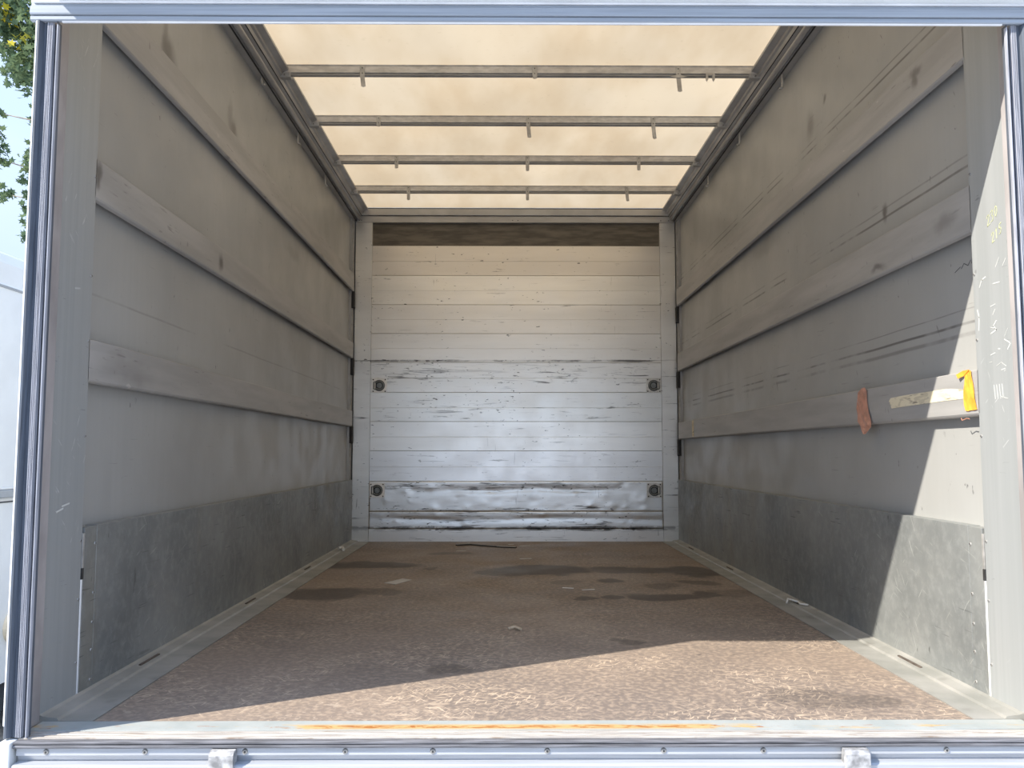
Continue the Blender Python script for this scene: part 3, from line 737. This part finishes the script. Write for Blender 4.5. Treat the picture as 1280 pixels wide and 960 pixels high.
# folded-over top flap of the orange tape
bm = bmesh.new()
v = [bm.verts.new(p) for p in ((WX - 0.004, 0.294, 0.8835), (WX - 0.006, 0.325, 0.8825), (WX - 0.011, 0.352, 0.874), (WX - 0.009, 0.347, 0.862), (WX - 0.004, 0.325, 0.868))]
bm.faces.new(v)
r_ = bmesh.ops.extrude_face_region(bm, geom=bm.faces[:])
for q in [a for a in r_['geom'] if isinstance(a, bmesh.types.BMVert)]: q.co.x -= 0.0008
fp = obj('folded_flap', bm, 'tape_orange', [o for o in C.objects if o.name.startswith('packing_tape')][1])
# pale glue strip left by an old tape
bm = bmesh.new()
up = [(0.80, 0.826), (0.785, 0.836), (0.70, 0.8385), (0.6, 0.839), (0.5, 0.8395), (0.43, 0.840), (0.385, 0.8365), (0.33, 0.830)]
lo = [(0.795, 0.822), (0.782, 0.801), (0.70, 0.803), (0.6, 0.804), (0.5, 0.805), (0.43, 0.806), (0.385, 0.805), (0.33, 0.806)]
A = [bm.verts.new((WX - 0.0009, y, z)) for y, z in up]; B = [bm.verts.new((WX - 0.0009, y, z)) for y, z in lo]
A2 = [bm.verts.new((WX + 0.0002, y, z)) for y, z in up]; B2 = [bm.verts.new((WX + 0.0002, y, z)) for y, z in lo]
for i in range(len(up) - 1):
    bm.faces.new((A[i], A[i + 1], B[i + 1], B[i])); bm.faces.new((A[i], A[i + 1], A2[i + 1], A2[i])); bm.faces.new((B[i], B[i + 1], B2[i + 1], B2[i]))
tag(obj('tape_residue', bm, 'tape_residue'), 'pale cracked tape residue between the brown and orange tape', 'tape residue')
# faded yellow stripe far along the same rail
bm = bmesh.new(); abox(bm, WX - 0.0008, WX + 0.0002, 3.76, 3.81, 0.765, 0.876)
tag(obj('tape_residue', bm, 'tape_residue'), 'small faded yellow stripe across the lower right rail near the bulkhead', 'tape residue')

# ------------------------------------------------------------------ hand marks on the right post
post_r = [o for o in wall_r.children if o.name.startswith('corner_post')][0]
DIG = {'2': [(0, .8), (.25, 1), (.6, .95), (.65, .7), (.1, .05), (.75, 0)], '3': [(0, .95), (.5, 1), (.6, .75), (.25, .55), (.65, .35), (.5, .02), (0, .05)],
       '0': [(.3, 1), (.05, .7), (.05, .3), (.3, 0), (.6, .3), (.6, .7), (.3, 1)], '1': [(.2, .75), (.4, 1), (.35, 0)], '5': [(.65, 1), (.15, .98), (.12, .6), (.5, .6), (.62, .3), (.4, .02), (.05, .08)]}
def write(txt, y0, z0, h, slope, mat, name):
    bm = bmesh.new(); w = h * 0.62
    for i, ch in enumerate(txt):
        pts = [(WX - 0.0002, y0 - (i * w * 1.05 + px * w), z0 + (i * w + px * w) * slope + pz * h) for px, pz in DIG[ch]]
        aribbon(bm, pts, 0.0022, (-1, 0, 0))
    return obj(name, bm, mat, post_r)
write('230', 0.186, 1.252, 0.028, 0.45, 'chalk_yellow', 'chalk_writing')
write('215', 0.168, 1.203, 0.026, 0.45, 'chalk_yellow', 'chalk_writing')
bm = bmesh.new()
for k in range(4): aribbon(bm, [(WX - 0.0002, 0.188 - k * 0.012, 0.832), (WX - 0.0002, 0.184 - k * 0.012, 0.795)], 0.0022, (-1, 0, 0))
aribbon(bm, [(WX - 0.0002, 0.16, 0.80), (WX - 0.0002, 0.13, 0.793)], 0.002, (-1, 0, 0))
obj('tally_marks', bm, 'chalk_white', post_r)
bm = bmesh.new(); rr = random.Random(11)
for k in range(16):
    y = rr.uniform(0.12, 0.25); z = rr.uniform(0.86, 1.14); a = rr.uniform(-0.6, 0.9); L = rr.uniform(0.006, 0.03)
    aribbon(bm, [(WX - 0.0002, y, z), (WX - 0.0002, y - L * math.cos(a), z + L * math.sin(a))], rr.uniform(0.0012, 0.0035), (-1, 0, 0), 0.0004)
for p in ([(0.235, 1.10), (0.222, 1.118), (0.205, 1.122)], [(0.25, 1.04), (0.243, 1.02), (0.247, 0.985)], [(0.165, 0.998), (0.18, 0.985), (0.165, 0.975), (0.19, 0.968)]):
    aribbon(bm, [(WX - 0.0002, y, z) for y, z in p], 0.004, (-1, 0, 0), 0.0004)
obj('scrape_marks', bm, 'chalk_white', post_r)
bm = bmesh.new()
for p in ([(0.300, 1.206), (0.325, 1.204), (0.33, 1.188)], [(0.335, 1.198), (0.350, 1.186), (0.37, 1.196), (0.385, 1.184)], [(0.39, 1.19), (0.42, 1.18)]):
    aribbon(bm, [(PX - 0.0002, y, z) for y, z in p], 0.0022, (-1, 0, 0), 0.0004)
obj('pencil_scribble', bm, 'pencil', wall_r)
post_l = [o for o in wall_l.children if o.name.startswith('corner_post')][0]
bm = bmesh.new()
for p in ([(0.165, 0.505), (0.195, 0.512)], [(0.19, 0.518), (0.225, 0.523)], [(0.21, 1.09), (0.235, 1.094)]):
    aribbon(bm, [(-WX + 0.0002, y, z) for y, z in p], 0.0045, (1, 0, 0), 0.0004)
obj('scrape_marks', bm, 'chalk_white', post_l)

# ------------------------------------------------------------------ litter on the floor
bm = bmesh.new()
q = [(-0.683, 2.328), (-0.620, 2.275), (-0.554, 2.435), (-0.607, 2.463)]
A = [bm.verts.new((x, y, 0.0015 + 0.002 * (i % 2))) for i, (x, y) in enumerate(q)]; B = [bm.verts.new((x, y, 0.0005)) for x, y in q]
bm.faces.new(A); bm.faces.new(B[::-1])
for i in range(4): bm.faces.new((A[i], A[(i + 1) % 4], B[(i + 1) % 4], B[i]))
tag(obj('paper_slip', bm, 'paper'), 'flat grey paper slip lying on the brown floor', 'paper')
sb = empty('strap_scrap', (-0.2, 4.0, 0.0)); tag(sb, 'thin dark strap scrap lying before the bulkhead', 'strap')
bm = bmesh.new()
P = [(-0.21, 0.06), (-0.12, 0.10), (-0.02, 0.02), (0.09, -0.05), (0.19, -0.085)]
for a, b in zip(P[:-1], P[1:]):
    aribbon(bm, [(a[0], a[1], 0.0005), (b[0], b[1], 0.0005)], 0.035, (0, 0, 1), 0.006)
obj('strap', bm, 'strap_black', sb)
bm = bmesh.new()
aribbon(bm, [(-0.22, 0.075, 0.008), (-0.13, 0.115, 0.010)], 0.012, (0, 0, 1), 0.002)
obj('pale_edge', bm, 'paper', sb)
bm = bmesh.new()
aribbon(bm, [(0.07, -0.055, 0.0068), (0.195, -0.092, 0.0068)], 0.012, (0, 0, 1), 0.002)
obj('pale_edge', bm, 'paper', sb)
def wisp(name, mat, pts, r, label, cat):
    bm = bmesh.new()
    for a, b in zip(pts[:-1], pts[1:]): acyl(bm, a, b, r, 6)
    return tag(obj(name, bm, mat), label, cat)
wisp('plastic_wisp', 'plastic_white', [(1.150, 1.72, 0.006), (1.162, 1.74, 0.02), (1.172, 1.70, 0.020), (1.190, 1.69, 0.016), (1.178, 1.63, 0.018), (1.200, 1.60, 0.018)], 0.004, 'torn white plastic wisp on the right floor strip', 'scrap')
wisp('paper_crumb', 'plastic_white', [(-1.185, 3.72, 0.02), (-1.165, 3.75, 0.022), (-1.150, 3.70, 0.012)], 0.010, 'small white crumpled scrap on the left floor strip', 'scrap')
wisp('wood_chip', 'wood_chip', [(-0.06, 1.19, 0.005), (-0.035, 1.20, 0.010), (-0.012, 1.175, 0.005)], 0.006, 'bent pale wood splinter in the middle of the floor', 'splinter')
SHRED = ('tiny pale shred on the left of the far floor', 'tiny pale shred ahead of the large middle oil stain', 'tiny pale shred right of the strap scrap', 'tiny pale shred left of the paired round oil spots', 'tiny pale shred just beside the paired round oil spots', 'tiny pale shred nearest the foot of the bulkhead')
rr = random.Random(5)
for k, (x, y) in enumerate(((-0.40, 3.72), (0.02, 3.30), (0.03, 4.02), (0.21, 2.17), (0.30, 2.10), (-0.05, 4.12))):
    a = rr.uniform(-0.4, 0.4); L = rr.uniform(0.03, 0.07)
    bm = bmesh.new(); aribbon(bm, [(x, y, 0.0006), (x + L * math.cos(a), y + L * math.sin(a), 0.0006)], 0.012, (0, 0, 1), 0.002)
    tag(obj('paper_shred', bm, 'plastic_white'), SHRED[k], 'shred', 'pale shreds on the floor')
wisp('tape_thread', 'tape_brown', [(1.2085, 0.352, 0.752), (1.2065, 0.345, 0.745), (1.2085, 0.325, 0.750), (1.2085, 0.31, 0.748)], 0.0013, 'torn tape thread dangling under the orange tape', 'thread')

# ------------------------------------------------------------------ white truck parked alongside
tk = tag(empty('box_truck', (-3.2, 0, -1.20)), 'white truck parked alongside, left of the load box', 'truck')
def tb(name, mat, x0, x1, y0, y1, z0, z1, bev=0.0, par=tk):
    return box(name, mat, par, x0, x1, y0, y1, z0 + 1.20, z1 + 1.20, bev)
prism('truck_body', 'van_white', tk, [(0.0, -0.772 + 1.2), (0.0, 1.70 + 1.2), (-0.006, 1.71 + 1.2), (-0.006, 1.84 + 1.2), (-0.03, 1.90 + 1.2), (-0.09, 1.935 + 1.2), (-2.3, 1.95 + 1.2), (-2.4, 1.7 + 1.2), (-2.4, -0.772 + 1.2)], 'y', 1.6, 9.5)
tb('roof_seam', 'grey_trim', 0.0, 0.004, 1.6, 9.5, 1.682, 1.697)
rl = tb('rub_rail', 'grey_trim', 0.0, 0.02, 1.6, 9.5, 0.375, 0.425, 0.006)
tb('rail_line', 'dark_slot', 0.0, 0.006, 1.6, 9.5, 0.345, 0.353)
tb('rail_cap', 'van_white', 0.0, 0.014, 1.6, 9.5, 0.427, 0.440, 0.003)
bm = bmesh.new(); acyl(bm, (0.0, 3.49, 1.20 - 0.44), (0.03, 3.49, 1.20 - 0.44), 0.105, 28, 0.095)
cp = obj('filler_cap', bm, 'cream_plastic', tk)
bm = bmesh.new(); acyl(bm, (0.03, 3.49, 1.20 - 0.44), (0.034, 3.49, 1.20 - 0.44), 0.072, 24)
obj('cap_disc', bm, 'van_white', cp)
tb('underbody', 'tyre', -2.3, -0.02, 1.7, 9.4, -0.95, -0.773)
for yw in (3.1, 7.9):
    for xo in (0.0, -2.05):
        bm = bmesh.new(); acyl(bm, (xo - 0.32, yw, 0.40), (xo - 0.03, yw, 0.40), 0.40, 32)
        wh = obj('wheel', bm, 'tyre', tk)
        bm = bmesh.new(); acyl(bm, (xo - 0.035, yw, 0.40), (xo - 0.022, yw, 0.40), 0.22, 24, 0.18)
        obj('wheel_rim', bm, 'grey_trim', wh)

# ------------------------------------------------------------------ plane tree behind the parked truck
def ray(px, py, Y):
    f = Vector((math.sin(YAW) * math.cos(PITCH), math.cos(YAW) * math.cos(PITCH), math.sin(PITCH)))
    r = f.cross(Vector((0, 0, 1))).normalized(); u = r.cross(f)
    d = f + r * (px - 640) / F_PX + u * (480 - py) / F_PX
    c = cam_o.location; t = (Y - c.y) / d.y
    return c + d * t
tree = tag(empty('plane_tree', (-8.2, 15.5, -1.20)), 'leafy tree with a few yellow leaves against the sky at upper left', 'tree')
T0 = Vector((-8.2, 15.5, -1.20))
def leaf(bm, p, size, rr):
    # five-lobed leaf, slightly folded
    prof = [(0, -0.5), (0.16, -0.22), (0.48, -0.28), (0.30, 0.0), (0.52, 0.26), (0.20, 0.20), (0, 0.58), (-0.20, 0.20), (-0.52, 0.26), (-0.30, 0.0), (-0.48, -0.28), (-0.16, -0.22)]
    q = Matrix.Rotation(rr.uniform(0, 6.28), 3, 'Z') @ Matrix.Rotation(rr.uniform(-1.1, 1.1), 3, 'X') @ Matrix.Rotation(rr.uniform(-0.9, 0.9), 3, 'Y')
    if rr.random() < 0.6: q = q @ Matrix.Rotation(1.2, 3, 'X')
    vs = [bm.verts.new(p + q @ Vector((a * size, b * size, abs(a) * size * 0.25))) for a, b in prof]
    c = bm.verts.new(p)
    for i in range(12): bm.faces.new((c, vs[i], vs[(i + 1) % 12]))
rr = random.Random(21)
clusters = []
for px, py, r, n in ((10, 12, 0.45, 90), (32, 22, 0.5, 110), (44, 48, 0.5, 110), (26, 60, 0.42, 90), (38, 84, 0.4, 80), (22, 92, 0.3, 50), (32, 104, 0.28, 40), (8, 40, 0.32, 40), (4, 58, 0.22, 18), (58, 70, 0.5, 80), (56, 20, 0.6, 110), (14, -12, 0.6, 120), (44, -8, 0.6, 110), (-14, 10, 0.5, 60),
                     (1, 142, 0.14, 8), (0, 168, 0.16, 10), (3, 200, 0.2, 18), (-4, 186, 0.2, 16), (8, 243, 0.16, 12), (0, 240, 0.2, 12), (42, 155, 0.12, 6), (36, 200, 0.22, 18), (44, 214, 0.25, 24), (30, 228, 0.16, 8), (34, 256, 0.18, 13), (38, 276, 0.18, 13), (30, 297, 0.12, 5), (44, 240, 0.25, 20), (52, 190, 0.3, 24), (54, 280, 0.3, 24)):
    clusters.append((ray(px, py, 15.0 + rr.uniform(-0.8, 0.8)) - T0, r, n))
for k in range(34):
    a = rr.uniform(0, 6.28); d = rr.uniform(0.4, 2.9)
    clusters.append((Vector((0.9 + d * math.cos(a), d * math.sin(a), rr.uniform(8.8, 12.6))), 0.9, 85))
bm = bmesh.new(); by = bmesh.new()
yel = [ray(26, 34, 15.0) - T0, ray(42, 62, 15.0) - T0, ray(48, 30, 15.0) - T0]
for c, r, n in clusters:
    for _ in range(int(n * 1.5)):
        v_ = Vector((rr.gauss(0, 1), rr.gauss(0, 1), rr.gauss(0, 1))).normalized() * r * rr.random() ** 0.45
        p = c + v_
        leaf(bm, p, rr.uniform(0.10, 0.19), rr)
for i, c in enumerate(yel):
    for _ in range((26, 9, 8)[i]):
        leaf(by, c + Vector((rr.gauss(0, 0.10), rr.gauss(-0.5, 0.1), rr.gauss(0, 0.10))), rr.uniform(0.12, 0.2), rr)
for b_, mt, nm in ((bm, 'leaf_green', 'foliage'), (by, 'leaf_yellow', 'yellow_foliage')):
    me = bpy.data.meshes.new(nm); b_.to_mesh(me); b_.free(); me.materials.append(M[mt])
    tag(link(bpy.data.objects.new(nm, me), tree), kind='stuff')
bm = bmesh.new()
acyl(bm, (0.9, 0, 0), (0.8, 0, 5.2), 0.28, 12, 0.2); acyl(bm, (0.8, 0, 5.2), (0.7, 0.1, 9.5), 0.2, 10, 0.09)
obj('trunk', bm, 'bark', tree)
for c, r, n in clusters[::2]:
    bm = bmesh.new(); b0 = Vector((0.78, 0.03, min(9.0, max(5.4, c.z - 1.2))))
    mid = (b0 + c) / 2 + Vector((0, 0, 0.25))
    acyl(bm, b0, mid, 0.05, 6, 0.03); acyl(bm, mid, c, 0.03, 6, 0.008)
    obj('branch', bm, 'bark', tree)
